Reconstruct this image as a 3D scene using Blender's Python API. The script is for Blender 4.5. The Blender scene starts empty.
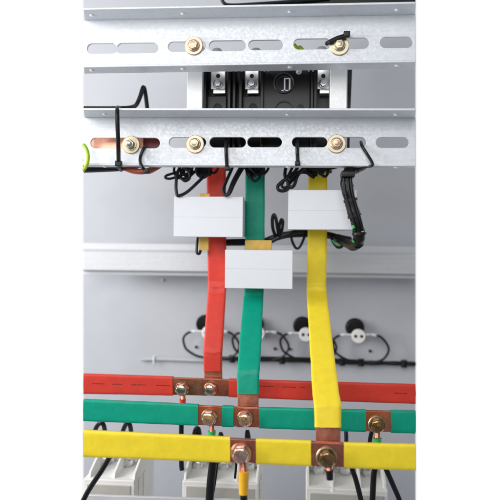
import bpy, bmesh, math, random
from mathutils import Vector, Matrix, noise
random.seed(7)
U = 0.0015                       # metres per unit (one unit is about 1.5 mm)
sc = bpy.context.scene
col = sc.collection

# ------------------------------------------------------------------ camera
F, YAW, ROLL = 600.0, math.radians(5.0), math.radians(0.55)
fw = Vector((-math.sin(YAW), math.cos(YAW), 0)); rt = Vector((math.cos(YAW), math.sin(YAW), 0)); upv = Vector((0, 0, 1))
CAM = -F * fw
def P(x, y, Y):
    """point of the plane at depth Y met by the sight line of photo position x, y (units)"""
    u, v = x - 250.0, y - 250.0
    c, s = math.cos(ROLL), math.sin(ROLL)
    d = fw * F + rt * (u * c + v * s) - upv * (-u * s + v * c)
    return CAM + d * ((Y - CAM.y) / d.y)
def px(n, Y):
    """size in units at depth Y of n photo pixels"""
    return n * (Y - CAM.y) / F
cd = bpy.data.cameras.new('camera'); cam = bpy.data.objects.new('camera', cd); col.objects.link(cam)
r_ = rt * math.cos(ROLL) + upv * math.sin(ROLL); u_ = upv * math.cos(ROLL) - rt * math.sin(ROLL)
cam.matrix_world = Matrix(((r_.x, u_.x, -fw.x, CAM.x*U), (r_.y, u_.y, -fw.y, CAM.y*U), (r_.z, u_.z, -fw.z, CAM.z*U), (0, 0, 0, 1)))
cd.sensor_width = 36; cd.lens = 36 * F / 500.0; cd.clip_start = 0.05; cd.clip_end = 50
cd.dof.use_dof = True; cd.dof.focus_distance = (F - 30) * U; cd.dof.aperture_fstop = 3.6
sc.camera = cam

# ------------------------------------------------------------------ materials
def mat(name, base, rough=0.5, metal=0.0, spec=0.5, var=0.0, vscale=40, bump=0.0, bscale=200, stretch=(1,1,1), coat=0.0, rvar=0.0, hue=None, dust=0.0):
    m = bpy.data.materials.new(name); m.use_nodes = True
    nt = m.node_tree; b = nt.nodes['Principled BSDF']
    b.inputs['Base Color'].default_value = (*base, 1); b.inputs['Roughness'].default_value = rough
    b.inputs['Metallic'].default_value = metal; b.inputs['Specular IOR Level'].default_value = spec
    b.inputs['Coat Weight'].default_value = coat
    tc = nt.nodes.new('ShaderNodeTexCoord'); mp = nt.nodes.new('ShaderNodeMapping')
    mp.inputs['Scale'].default_value = stretch
    nt.links.new(tc.outputs['Object'], mp.inputs['Vector'])
    if var or rvar or hue:
        n = nt.nodes.new('ShaderNodeTexNoise'); n.inputs['Scale'].default_value = vscale; n.inputs['Detail'].default_value = 6; n.inputs['Roughness'].default_value = 0.65
        nt.links.new(mp.outputs[0], n.inputs['Vector'])
        rp = nt.nodes.new('ShaderNodeValToRGB'); rp.color_ramp.elements[0].position = 0.3; rp.color_ramp.elements[1].position = 0.7
        lo = [c * (1 - var) for c in base]; hi = [min(1, c * (1 + var)) for c in base]
        if hue: lo = list(hue)
        rp.color_ramp.elements[0].color = (*lo, 1); rp.color_ramp.elements[1].color = (*hi, 1)
        nt.links.new(n.outputs['Fac'], rp.inputs[0]); nt.links.new(rp.outputs[0], b.inputs['Base Color'])
        if rvar:
            mr = nt.nodes.new('ShaderNodeMapRange'); mr.inputs['To Min'].default_value = max(0.05, rough - rvar); mr.inputs['To Max'].default_value = rough + rvar
            mr.inputs['From Min'].default_value = 0.3; mr.inputs['From Max'].default_value = 0.7
            nt.links.new(n.outputs['Fac'], mr.inputs['Value']); nt.links.new(mr.outputs[0], b.inputs['Roughness'])
    if bump:
        n2 = nt.nodes.new('ShaderNodeTexNoise'); n2.inputs['Scale'].default_value = bscale; n2.inputs['Detail'].default_value = 4
        nt.links.new(mp.outputs[0], n2.inputs['Vector'])
        bp = nt.nodes.new('ShaderNodeBump'); bp.inputs['Strength'].default_value = bump; bp.inputs['Distance'].default_value = 0.001
        nt.links.new(n2.outputs['Fac'], bp.inputs['Height']); nt.links.new(bp.outputs[0], b.inputs['Normal'])
    return m
def galv(name, base, scale, metal, rough):
    """zinc coated steel: spangle cells, faint streaks"""
    m = mat(name, base, rough, metal)
    nt = m.node_tree; b = nt.nodes['Principled BSDF']; N = nt.nodes.new; L = nt.links.new
    tc = N('ShaderNodeTexCoord')
    vo = N('ShaderNodeTexVoronoi'); vo.inputs['Scale'].default_value = scale; L(tc.outputs['Object'], vo.inputs['Vector'])
    no = N('ShaderNodeTexNoise'); no.inputs['Scale'].default_value = scale * 0.35; no.inputs['Detail'].default_value = 7; no.inputs['Roughness'].default_value = 0.7; L(tc.outputs['Object'], no.inputs['Vector'])
    mp = N('ShaderNodeMapping'); mp.inputs['Scale'].default_value = (6, 30, 260); L(tc.outputs['Object'], mp.inputs['Vector'])
    st = N('ShaderNodeTexNoise'); st.inputs['Scale'].default_value = 1.0; st.inputs['Detail'].default_value = 3; L(mp.outputs[0], st.inputs['Vector'])
    sp = N('ShaderNodeSeparateColor'); L(vo.outputs['Color'], sp.inputs[0])
    a = N('ShaderNodeMath'); a.operation = 'MULTIPLY_ADD'; a.inputs[1].default_value = 0.055; L(sp.outputs[0], a.inputs[0])
    a2 = N('ShaderNodeMath'); a2.operation = 'MULTIPLY_ADD'; a2.inputs[1].default_value = 0.16; a2.inputs[2].default_value = 0.76; L(no.outputs['Fac'], a2.inputs[0]); L(a2.outputs[0], a.inputs[2])
    a3 = N('ShaderNodeMath'); a3.operation = 'MULTIPLY_ADD'; a3.inputs[1].default_value = 0.2; L(st.outputs['Fac'], a3.inputs[0]); L(a.outputs[0], a3.inputs[2])
    mx = N('ShaderNodeVectorMath'); mx.operation = 'SCALE'; mx.inputs[0].default_value = base; L(a3.outputs[0], mx.inputs['Scale'])
    L(mx.outputs[0], b.inputs['Base Color'])
    mr = N('ShaderNodeMapRange'); mr.inputs['To Min'].default_value = rough - 0.1; mr.inputs['To Max'].default_value = rough + 0.12; L(sp.outputs[1], mr.inputs['Value']); L(mr.outputs[0], b.inputs['Roughness'])
    bp = N('ShaderNodeBump'); bp.inputs['Strength'].default_value = 0.12; bp.inputs['Distance'].default_value = 0.0005; L(no.outputs['Fac'], bp.inputs['Height']); L(bp.outputs[0], b.inputs['Normal'])
    return m
M = {}
M['panel'] = mat('grey_paint', (0.475, 0.492, 0.53), 0.46, var=0.05, vscale=6, rvar=0.08, bump=0.06, bscale=900)
M['galv'] = galv('galvanised_steel', (0.71, 0.74, 0.78), 330, 0.18, 0.48)
M['galv_dull'] = galv('dull_galvanised_steel', (0.65, 0.665, 0.69), 420, 0.2, 0.5)
M['zinc'] = galv('bright_zinc', (0.97, 0.98, 0.98), 420, 0.05, 0.45)
M['red'] = mat('red_sleeve', (0.60, 0.045, 0.03), 0.42, spec=0.28, var=0.08, vscale=60, bump=0.25, bscale=120, stretch=(1, 1, 1))
M['green'] = mat('green_sleeve', (0.001, 0.31, 0.205), 0.42, spec=0.28, var=0.08, vscale=60, bump=0.25, bscale=120)
M['yellow'] = mat('yellow_sleeve', (0.89, 0.69, 0.035), 0.42, spec=0.28, var=0.06, vscale=60, bump=0.25, bscale=120)
M['copper'] = mat('bare_copper', (0.52, 0.195, 0.125), 0.28, 0.85, var=0.14, vscale=45, rvar=0.10, bump=0.12, bscale=500, hue=(0.36, 0.12, 0.08))
M['copper_bright'] = mat('bright_copper', (0.86, 0.46, 0.33), 0.35, 0.6, var=0.15, vscale=60, rvar=0.1)
M['gold'] = mat('yellow_passivated_zinc', (0.50, 0.45, 0.33), 0.36, 0.8, var=0.2, vscale=160, rvar=0.1, hue=(0.34, 0.29, 0.20))
M['rose'] = mat('pinkish_passivated_zinc', (0.56, 0.41, 0.31), 0.36, 0.8, var=0.2, vscale=160, rvar=0.1, hue=(0.42, 0.28, 0.20))
M['steel'] = mat('iridescent_zinc_steel', (0.80, 0.66, 0.50), 0.15, 0.97, var=0.2, vscale=190, rvar=0.06, bump=0.12, bscale=300, hue=(0.58, 0.24, 0.24))
M['zinc_dark_refl'] = mat('iridescent_zinc_dark_reflection', (0.36, 0.25, 0.12), 0.14, 0.97, var=0.3, vscale=190, rvar=0.06, bump=0.12, bscale=300, hue=(0.14, 0.06, 0.04))  # dark reflections on two bolt heads put into the colour
M['nickel'] = mat('plated_steel', (0.72, 0.73, 0.74), 0.28, 0.9, var=0.15, vscale=120, rvar=0.1)
M['black'] = mat('black_cable_sheath', (0.006, 0.006, 0.007), 0.4, spec=0.35, var=0.3, vscale=80, bump=0.1, bscale=400)
M['bakelite'] = mat('black_moulded_plastic', (0.005, 0.005, 0.0055), 0.32, spec=0.3, var=0.3, vscale=50, bump=0.1, bscale=500)
M['recess'] = mat('black_recess', (0.006, 0.006, 0.006), 0.6)
M['white'] = mat('white_plastic', (0.74, 0.765, 0.81), 0.42, var=0.02, vscale=20, bump=0.04, bscale=700)
M['cream'] = mat('off_white_plastic', (0.82, 0.815, 0.79), 0.45, var=0.04, vscale=25, bump=0.08, bscale=500)
M['beige'] = mat('beige_label_plastic', (0.47, 0.45, 0.415), 0.5, var=0.06, vscale=30)
M['brass'] = mat('dull_brass', (0.62, 0.40, 0.09), 0.45, 0.35, var=0.15, vscale=80)
M['lime'] = mat('yellow_green_insulation', (0.42, 0.62, 0.03), 0.4)
M['leaf'] = mat('bright_green_sleeve', (0.03, 0.40, 0.08), 0.4, var=0.15, vscale=80)
M['amber'] = mat('amber_sleeve', (0.82, 0.43, 0.02), 0.4, var=0.1, vscale=80)
M['clear'] = mat('milky_nylon', (0.78, 0.80, 0.80), 0.35)
M['print'] = mat('dark_print', (0.16, 0.015, 0.012), 0.6)
M['darkred'] = mat('dark_red_sheath', (0.16, 0.015, 0.01), 0.4)
M['rust'] = mat('rust_red_sheath', (0.33, 0.065, 0.03), 0.4, var=0.15, vscale=60)
M['navy'] = mat('dark_blue_sheath', (0.012, 0.015, 0.05), 0.4)

# ------------------------------------------------------------------ mesh helpers
def tag(o, label=None, cat=None, group=None, kind=None):
    if label: o['label'] = label
    if cat: o['category'] = cat
    if group: o['group'] = group
    if kind: o['kind'] = kind
    return o
def empty(name, loc, label, cat, group=None):
    o = bpy.data.objects.new(name, None); col.objects.link(o); o.location = Vector(loc) * U
    o.empty_display_size = 0.01
    return tag(o, label, cat, group)
class MB:
    def __init__(s): s.v = []; s.f = []; s.sm = []
    def add(s, vs, fs, smooth=False):
        n = len(s.v); s.v += [Vector(q) for q in vs]; s.f += [tuple(i + n for i in f) for f in fs]; s.sm += [smooth] * len(fs)
        return s
    def box(s, a, b):
        x0, y0, z0 = a; x1, y1, z1 = b
        x0, x1 = sorted((x0, x1)); y0, y1 = sorted((y0, y1)); z0, z1 = sorted((z0, z1))
        vs = [(x0,y0,z0),(x1,y0,z0),(x1,y1,z0),(x0,y1,z0),(x0,y0,z1),(x1,y0,z1),(x1,y1,z1),(x0,y1,z1)]
        return s.add(vs, [(0,3,2,1),(4,5,6,7),(0,1,5,4),(1,2,6,5),(2,3,7,6),(3,0,4,7)])
    def prism(s, pts, t):
        """front polygon of world points, thickened by t away from the viewer"""
        n = len(pts); b = [q + Vector((0, t, 0)) for q in pts]
        fs = [tuple(range(n)), tuple(range(2*n-1, n-1, -1))] + [(i, i + n, (i+1) % n + n, (i+1) % n) for i in range(n)]
        return s.add(list(pts) + b, fs)
    def ribbon(s, secs, t):
        """secs: (x left, x right, y, Y): flat bar that follows the sections"""
        vs = []
        for (xl, xr, y, Y) in secs:
            a, b = P(xl, y, Y), P(xr, y, Y); vs += [a, b, b + Vector((0, t, 0)), a + Vector((0, t, 0))]
        fs = []
        for i in range(len(secs) - 1):
            k = 4 * i
            for j in range(4): fs.append((k + j, k + (j+1) % 4, k + 4 + (j+1) % 4, k + 4 + j))
        fs += [(0, 3, 2, 1), tuple(4*(len(secs)-1) + j for j in range(4))]
        return s.add(vs, fs)
    def tube(s, pts, r, n=10, smooth=6, taper=None):
        pts = [Vector(p) for p in pts]
        if smooth and len(pts) > 2:
            q = [2*pts[0]-pts[1]] + pts + [2*pts[-1]-pts[-2]]; out = []
            for i in range(1, len(q) - 2):
                p0, p1, p2, p3 = q[i-1:i+3]
                for k in range(smooth):
                    t = k / smooth
                    out.append(0.5*((2*p1) + (p2-p0)*t + (2*p0-5*p1+4*p2-p3)*t*t + (3*p1-p0-3*p2+p3)*t*t*t))
            pts = out + [pts[-1]]
        m = len(pts); tg = [(pts[min(i+1, m-1)] - pts[max(i-1, 0)]).normalized() for i in range(m)]
        a = tg[0].orthogonal().normalized(); vs = []
        for i in range(m):
            a = (a - tg[i] * a.dot(tg[i])).normalized(); b = tg[i].cross(a)
            rr = r if not callable(r) else r(i / (m - 1))
            for k in range(n):
                w = 2*math.pi*k/n; vs.append(pts[i] + (a*math.cos(w) + b*math.sin(w)) * rr)
        fs = [(i*n + k, i*n + (k+1) % n, (i+1)*n + (k+1) % n, (i+1)*n + k) for i in range(m-1) for k in range(n)]
        s.add(vs, fs, True)
        return s.add([vs[k] for k in range(n)] + [vs[(m-1)*n + k] for k in range(n)], [tuple(range(n-1, -1, -1)), tuple(range(n, 2*n))])
    def lathe(s, c, prof, n=40, axis='Y', squash=1.0):
        """prof: (radius, offset towards the viewer) revolved about an axis through c"""
        c = Vector(c); vs = []
        for (r, h) in prof:
            for k in range(n):
                w = 2*math.pi*k/n
                if axis == 'Y': vs.append(c + Vector((r*math.cos(w), -h, r*math.sin(w)*squash)))
                else: vs.append(c + Vector((r*math.cos(w), r*math.sin(w), h)))
        fs = [(i*n + k, i*n + (k+1) % n, (i+1)*n + (k+1) % n, (i+1)*n + k) for i in range(len(prof)-1) for k in range(n)]
        fs += [tuple(range(n)), tuple((len(prof)-1)*n + k for k in range(n))]
        return s.add(vs, fs, True)
    def hexhead(s, c, r, h, rot=0.3, h0=0.0):
        c = Vector(c); ang = [rot + math.pi/3*k for k in range(6)]
        ring = lambda rr, hh: [c + Vector((rr*math.cos(w), -hh, rr*math.sin(w))) for w in ang]
        vs = ring(r, h0) + ring(r, h*0.82) + ring(r*0.86, h) + ring(r*0.5, h*1.03)
        fs = [(i*6+k, i*6+(k+1) % 6, i*6+6+(k+1) % 6, i*6+6+k) for i in range(3) for k in range(6)] + [tuple(range(6)), tuple(18+k for k in range(6))]
        return s.add(vs, fs)
    def sleeve(s, fn, length, width, t, seed, bends=(), amp=0.28):
        """shrink sleeve: fn(u, a) gives the surface point for u along (0..1) and a across (0..1); folds at the bends"""
        n = max(8, int(length / 1.6)); A = (0, 0.025, 0.12, 0.25, 0.38, 0.5, 0.62, 0.75, 0.88, 0.975, 1); D = (1.0, 0.25, 0, 0, 0, 0, 0, 0, 0, 0.25, 1.0)
        nz = lambda x, y, z: noise.noise(Vector((x + seed*7.3, y + seed*3.1, z)))
        vs = []; k = len(A) + 2
        for i in range(n + 1):
            u = i / n; L = u * length
            near = sum(math.exp(-((L - b*length)/7.0)**2) for b in bends)
            for a, d in zip(A, D):
                W = a * width
                uu = u
                if i in (0, n): uu = u + (0.45*nz(W*0.25, 3.3, i) + 0.2*nz(W*0.9, 1.3, i))/length*(1 if i else -1)
                aa = a + (0.22*nz(L*0.07, 5.0 if a < 0.5 else 9.0, 0) + 0.10*nz(L*0.3, 2.0 if a < 0.5 else 4.0, 1))/width*(1 if a in (0, 1) else 0.6)
                w = fn(uu, aa)
                h = amp*nz(L*0.05, W*0.10, 2) + amp*0.45*nz(L*0.16, W*0.22, 3) + near*0.55*nz(L*0.22 + W*0.16, W*0.12 - L*0.05, 4)
                for b in bends:
                    q = L - b*length + 0.8*math.sin(W*0.33 + seed*2) + 0.5*nz(W*0.3, seed, 5)
                    h += -0.75*math.exp(-(q/0.9)**2) + 0.45*math.exp(-((q - 2.2)/1.1)**2)
                vs.append(w + Vector((0, d + h*(1 - d), 0)))
            for a in (0.97, 0.03):
                vs.append(fn(u, a) + Vector((0, t, 0)))
        fs = [(i*k + j, i*k + (j+1) % k, (i+1)*k + (j+1) % k, (i+1)*k + j) for i in range(n) for j in range(k)]
        s.add(vs, fs, True)
        return s.add([vs[j] for j in range(k)] + [vs[n*k + j] for j in range(k)], [tuple(range(k)), tuple(range(2*k-1, k-1, -1))])
    def build(s, name, m, root=None, bevel=0.0, parent=None, seg=2, sharp=35):
        p = parent or root
        if root is None: 
            lo = Vector([min(v[i] for v in s.v) for i in range(3)]); hi = Vector([max(v[i] for v in s.v) for i in range(3)])
            org = Vector(((lo.x+hi.x)/2, (lo.y+hi.y)/2, lo.z))
        else: org = Vector(root.location) / U
        me = bpy.data.meshes.new(name); me.from_pydata([tuple((v - org) * U) for v in s.v], [], s.f); me.update()
        me.polygons.foreach_set('use_smooth', s.sm)
        bm = bmesh.new(); bm.from_mesh(me); bmesh.ops.recalc_face_normals(bm, faces=bm.faces)
        for e in bm.edges:
            if len(e.link_faces) == 2 and e.calc_face_angle(0) > math.radians(sharp): e.smooth = False
        bm.to_mesh(me); bm.free()
        me.materials.append(m); o = bpy.data.objects.new(name, me); col.objects.link(o)
        if p is not None: o.parent = p
        if root is None: o.location = org * U
        if bevel:
            bv = o.modifiers.new('bevel', 'BEVEL'); bv.width = bevel * U; bv.segments = seg; bv.limit_method = 'ANGLE'; bv.angle_limit = math.radians(30)
            for f in me.polygons: f.use_smooth = True
            wn = o.modifiers.new('wn', 'WEIGHTED_NORMAL'); wn.keep_sharp = False
        return o
def plate(name, outer, holes, Y, t, m, root, bev=0.5):
    """flat sheet at depth Y (front face) with cut-outs; all outlines in photo units"""
    cu = bpy.data.curves.new('outline', 'CURVE'); cu.dimensions = '2D'; cu.fill_mode = 'BOTH'
    cu.extrude = (t/2 - bev) * U if bev < t/2 else 0.0; cu.bevel_depth = bev * U; cu.bevel_resolution = 1; cu.offset = -bev * U
    org = Vector(root.location) / U
    for loop in [outer] + holes:
        sp = cu.splines.new('POLY'); sp.points.add(len(loop) - 1); sp.use_cyclic_u = True
        for q, (x, y) in zip(sp.points, loop):
            w = P(x, y, Y) - org; q.co = (w.x * U, w.z * U, 0, 1)
    tmp = bpy.data.objects.new('tmp', cu); col.objects.link(tmp)
    dg = bpy.context.evaluated_depsgraph_get(); me = bpy.data.meshes.new_from_object(tmp.evaluated_get(dg))
    bpy.data.objects.remove(tmp); bpy.data.curves.remove(cu)
    yc = (Y + t/2 - org.y) * U
    for v in me.vertices: x, y, z = v.co; v.co = (x, yc - z, y)
    bm = bmesh.new(); bm.from_mesh(me); bmesh.ops.remove_doubles(bm, verts=bm.verts, dist=1e-7); bmesh.ops.recalc_face_normals(bm, faces=bm.faces); bm.to_mesh(me); bm.free()
    for f in me.polygons: f.use_smooth = False
    me.materials.clear(); me.materials.append(m); me.name = name
    o = bpy.data.objects.new(name, me); col.objects.link(o); o.parent = root
    return o
def slot(x0, y0, x1, y1, tilt=0.0):
    """stadium outline; tilt: fall per unit of x"""
    r = (y1 - y0) / 2; cy = (y0 + y1) / 2; out = []
    for k in range(13):
        w = math.pi/2 + math.pi*k/12; out.append((x0 + r + r*math.cos(w), cy - r*math.sin(w)))
    for k in range(13):
        w = -math.pi/2 + math.pi*k/12; out.append((x1 - r + r*math.cos(w), cy - r*math.sin(w)))
    mx = (x0 + x1) / 2
    return [(x, y + (x - mx)*tilt) for x, y in out]
def lin(pts):
    def f(x):
        for (a, b), (c, d) in zip(pts, pts[1:]):
            if x <= c: return b + (d - b) * (x - a) / (c - a)
        return pts[-1][1]
    return f
def path(pl, Y=None):
    return [P(q[0], q[1], q[2] if len(q) > 2 else Y) for q in pl]

L0, L1 = 83.3, 415.7
# ------------------------------------------------------------------ back panel (setting)
YP = 225
bp = MB().prism([P(L0, -60, YP), P(L1, -60, YP), P(L1, 560, YP), P(L0, 560, YP)], 4).build('back_panel', M['panel'])
bp['kind'] = 'structure'
for i, (x, y, lab) in enumerate([(163, 280, 'tiny grey screw in the back panel under the left end of the grey cross rail'), (196.3, 347, 'tiny dark screw in the back panel left of the red vertical busbar'),
        (275, 348.7, 'tiny dark screw touching the wire loop right of the green vertical busbar'), (289.7, 349, 'tiny dark screw in the back panel between the two middle wire loops'), (370, 351, 'tiny dark screw inside the rightmost wire loop on the back panel')]):
    c = P(x, y, YP)
    o = MB().lathe(c, [(2.1, 0), (2.1, 1.2), (1.5, 2.1), (0.2, 2.4)], 16).build('panel_screw', M['galv_dull'] if i == 0 else M['recess'])
    tag(o, lab, 'screw', 'small screws in the back panel')

# ------------------------------------------------------------------ grey cross rail at the back
t_ = lin([(83, 242.8), (416, 246.5)]); b_ = lin([(83, 274.5), (416, 278.5)])
YD = 170
c = P(250, 276, YD); root = empty('cross_rail', c, 'dull galvanised cross rail running behind the coloured vertical busbars', 'rail')
# hat profile: lips pressed back, raised band between
def strip(mb, ya, yb, Ya, Yb, t=2.5):
    a = [P(L0, t_(L0) + ya*(b_(L0)-t_(L0)), Ya), P(L1, t_(L1) + ya*(b_(L1)-t_(L1)), Ya), P(L1, t_(L1) + yb*(b_(L1)-t_(L1)), Yb), P(L0, t_(L0) + yb*(b_(L0)-t_(L0)), Yb)]
    mb.prism(a, t)
mb = MB(); strip(mb, 0.27, 0.86, YD, YD); mb.build('raised_band', M['galv_dull'], root, 0.8)
for (ya, yb) in ((0.0, 0.2), (0.89, 1.0)):
    mb = MB(); strip(mb, ya, yb, YD + 10, YD + 10); mb.build('lip', M['galv_dull'], root, 0.6)
mb = MB(); strip(mb, 0.19, 0.275, YD + 10, YD + 0.6); mb.build('fold', M['galv_dull'], root)
mb = MB(); strip(mb, 0.855, 0.895, YD + 0.6, YD + 10); mb.build('fold', M['galv_dull'], root)

# ------------------------------------------------------------------ slotted rails
def rail(label, top, bot, slots, dt, db, light_dots):
    root = empty('slotted_rail', P(250, bot(250), 0), label, 'rail', 'slotted galvanised rails across the cabinet')
    outer = [(L0, top(L0)), (L1, top(L1)), (L1, bot(L1)), (L0, bot(L0))]
    plate('web', outer, slots, 0, 3, M['galv'], root, 0.35)
    for f, d, sgn in ((top, dt, 1), (bot, db, -1)):
        a, b = P(L0, f(L0), 0), P(L1, f(L1), 0)
        # front corners keep to the cut ends of the rail
        ca, cb = P(L0, f(L0), -d), P(L1, f(L1), -d)
        ca.z, cb.z = a.z, b.z; a.y = b.y = 3
        up = Vector((0, 0, 2.2))
        lo = [a, b, cb, ca] if sgn > 0 else [q - up for q in (a, b, cb, ca)]
        MB().add(lo + [q + up for q in lo], [(0,1,2,3),(7,6,5,4),(0,4,5,1),(1,5,6,2),(2,6,7,3),(3,7,4,0)]).build('flange', M['galv'], root, 0.5)
        for x in light_dots:  # bright bumps added in place of flange holes that let light through
            w = P(x, f(x), -d*0.5); w.z = P(x, f(x), 0).z - (0 if sgn > 0 else 2.2)
            MB().lathe(w, [(2.4, 0.0), (2.2, -0.8), (1.2, -1.4), (0.1, -1.5)], 16, 'Z').build('light_dot', M['zinc'], root)
    return root
def joined(x0, y0, x1, y1, xn, tilt):
    s = slot(x0, y0, x1, y1, tilt); n = 13; mx = (x0 + x1)/2
    g = lambda x, y: (x, y + (x - mx)*tilt)
    # order: top of the left end, round to the bottom, the right end bottom to top
    return s[:n] + [g(xn-4, y1), g(xn-1.6, y1-0.8), g(xn-0.3, y1-2.2), g(xn+0.8, y1-1.0), g(xn+3, y1)] + s[n:] + [g(xn+4, y0), g(xn+1.6, y0+1.3), g(xn+0.2, y0+3.2), g(xn-1.6, y0+1.3), g(xn-4, y0)]
up_slots = [joined(87, 43, 158.5, 53.3, 117, -0.012), slot(168, 41.5, 205.5, 51.5, -0.012), slot(209, 40.4, 246, 51, -0.012), slot(248.5, 39.9, 283, 50, -0.012),
            slot(293.5, 38.5, 331, 49.3, -0.012), slot(333.5, 37.8, 369, 48.8, -0.012), slot(380, 36.8, 413, 47.8, -0.012)]
lo_slots = [slot(90.5, 137.8, 160, 148.3), slot(169, 137.2, 206, 147.6), slot(209.5, 137, 246, 147.5), slot(247.3, 137, 282, 147.2), slot(292, 137, 327.5, 147.3), slot(331, 137, 366, 147.8), slot(376, 137, 409, 147.8)]
rail('upper slotted galvanised rail, with two bolts, crossing above the black breaker', lin([(83, 20.3), (416, 14.6)]), lin([(83, 70.8), (416, 65.6)]), up_slots, 26, 18, (92, 183, 290, 397))
rail('lower slotted galvanised rail, with three bolts, just above the white boxes', lin([(83, 117.4), (416, 117.9)]), lin([(83, 164.6), (416, 165.4)]), lo_slots, 31, 10, (105, 288, 396))

# ------------------------------------------------------------------ bolts
def bolt(x, y, Y, label, washer, head, rw=9.2, rh=5.2, group='bolts on the slotted rails', kind='hex', rot=0.3, name='hex_bolt', cat='bolt'):
    """rw, rh in photo pixels"""
    c = P(x, y, Y); rw = px(rw, Y); rh = px(rh, Y)
    root = empty(name, c, label, cat, group)
    MB().lathe(c, [(rw*0.45, 0.02), (rw-0.3, 0.02), (rw, 0.4), (rw, 1.4), (rw-0.5, 1.9), (rw*0.45, 1.9)], 40).build('washer', M[washer], root)
    c2 = c + Vector((0, -1.9, 0))
    if kind == 'hex':
        MB().lathe(c2, [(rh*0.5, 0), (rh*1.12, 0), (rh*1.14, 0.8), (rh*1.0, 1.5), (rh*0.5, 1.6)], 32).build('flange', M[head], root)
        MB().hexhead(c2, rh, 5.0, rot, 1.2).build('head', M[head], root, 0.35)
        MB().lathe(c2 + Vector((0, -5.0, 0)), [(rh*0.5, 0.0), (rh*0.48, 0.35), (rh*0.3, 0.55), (0.05, 0.6)], 24).build('crown', M[head], root)
    elif kind == 'nut':
        MB().lathe(c2, [(rh*0.5, 0), (rh*1.16, 0), (rh*1.18, 1.3), (rh*0.5, 1.4)], 32).build('spring_washer', M[head], root)
        MB().hexhead(c2, rh, 5.0, rot, 1.2).build('nut', M[head], root, 0.35)
        pr = []
        for k in range(9): pr += [(rh*0.52, 4.6 + k*0.55), (rh*0.45, 4.9 + k*0.55)]
        MB().lathe(c2, pr + [(rh*0.3, 9.6), (0.05, 9.7)], 24).build('stud', M['nickel'], root)
    else:   # large domed bar bolt
        MB().lathe(c2, [(rh*0.5, 0), (rh*1.12, 0), (rh*1.14, 0.9), (rh*1.08, 1.5), (rh*0.5, 1.6)], 32).build('spring_washer', M[head], root)
        MB().hexhead(c2, rh*1.02, 6.0, rot, 1.4).build('head', M[head], root, 0.4)
        MB().lathe(c2 + Vector((0, -5.6, 0)), [(rh*0.84, 0.0), (rh*0.80, 0.45), (rh*0.66, 0.85), (rh*0.4, 1.1), (0.05, 1.2)], 28).build('domed_cap', M[head], root)
    return root
bolt(194, 46.2, 0, 'pinkish zinc hex bolt with wide washer on the upper slotted rail', 'rose', 'rose', 9.3, 5.4)
bolt(339.3, 46, 0, 'yellow zinc hex bolt under a black cable tie end on the upper rail', 'gold', 'gold', 9.6, 5.2, rot=0.1)
bolt(131.3, 145, 0, 'yellow zinc nut with protruding stud beside the black cable tie on the lower rail', 'gold', 'gold', 9.2, 5.0, kind='nut')
bolt(195.3, 144.3, 0, 'yellow headed hex bolt on a wide pale washer, in the middle of the lower rail', 'rose', 'gold', 9.2, 5.2)
bolt(336.5, 144, 0, 'pinkish headed hex bolt with grey washer above the right white box on the lower rail', 'gold', 'rose', 9.2, 5.3, rot=0.0)

# ------------------------------------------------------------------ support posts behind the rails
for (xa, xb, lab) in ((187, 202.3, 'bright zinc post left of the black breaker'), (330, 346.8, 'bright zinc post right of the black breaker')):
    Yq = 22
    root = empty('support_post', P((xa+xb)/2, 130, Yq), lab, 'post', 'bright posts holding the breaker')
    a, b = P(xa, 90, Yq), P(xb, 90, Yq); z1, z0 = P(xa, 44, Yq).z, P(xa, 128, Yq).z
    MB().box((a.x, Yq, z0), (b.x, Yq + 3, z1)).build('face', M['zinc'], root, 0.7)
    MB().box((a.x, Yq + 3.02, z0), (a.x + 2.5, Yq + 28, z1)).build('side_flange', M['zinc'], root, 0.5)
    MB().box((b.x - 2.5, Yq + 3.02, z0), (b.x, Yq + 28, z1)).build('side_flange', M['zinc'], root, 0.5)

# ------------------------------------------------------------------ circuit breaker
YB = 34
root = empty('circuit_breaker', P(266, 160, YB), 'black moulded circuit breaker with plated terminals, between the two slotted rails', 'breaker')
def bx(mb, x0, y0, x1, y1, Ya, Yb):
    a, b = P(x0, y0, Ya), P(x1, y1, Ya); mb.box((a.x, Ya, a.z), (b.x, Yb, b.z)); return mb
bx(MB(), 203, 63, 329.6, 153, YB + 14, YB + 60).build('body', M['bakelite'], root, 1.0)
mb = bx(MB(), 263, 66, 310, 153, YB, YB + 13.9); mb.build('front_cover', M['bakelite'], root, 1.2)
for x in (203.4, 228, 233, 239.4, 261, 311, 314.5):
    bx(MB(), x, 62.5, x + 1.9, 153, YB - 6 + (x % 2), YB + 13.8).build('divider', M['bakelite'], root, 0.4)
for x in (207, 242.5):
    bx(MB(), x, 96, x + 19, 153, YB + 5, YB + 13.8).build('terminal_cover', M['bakelite'], root, 0.8)
    c = P(x + 10.5, 107.5, YB + 5)
    MB().lathe(c, [(4.6, 0.05), (4.6, 0.5), (3.7, 0.6), (3.6, -2.0), (0.1, -2.1)], 28).build('access_hole', M['recess'], root)
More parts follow.
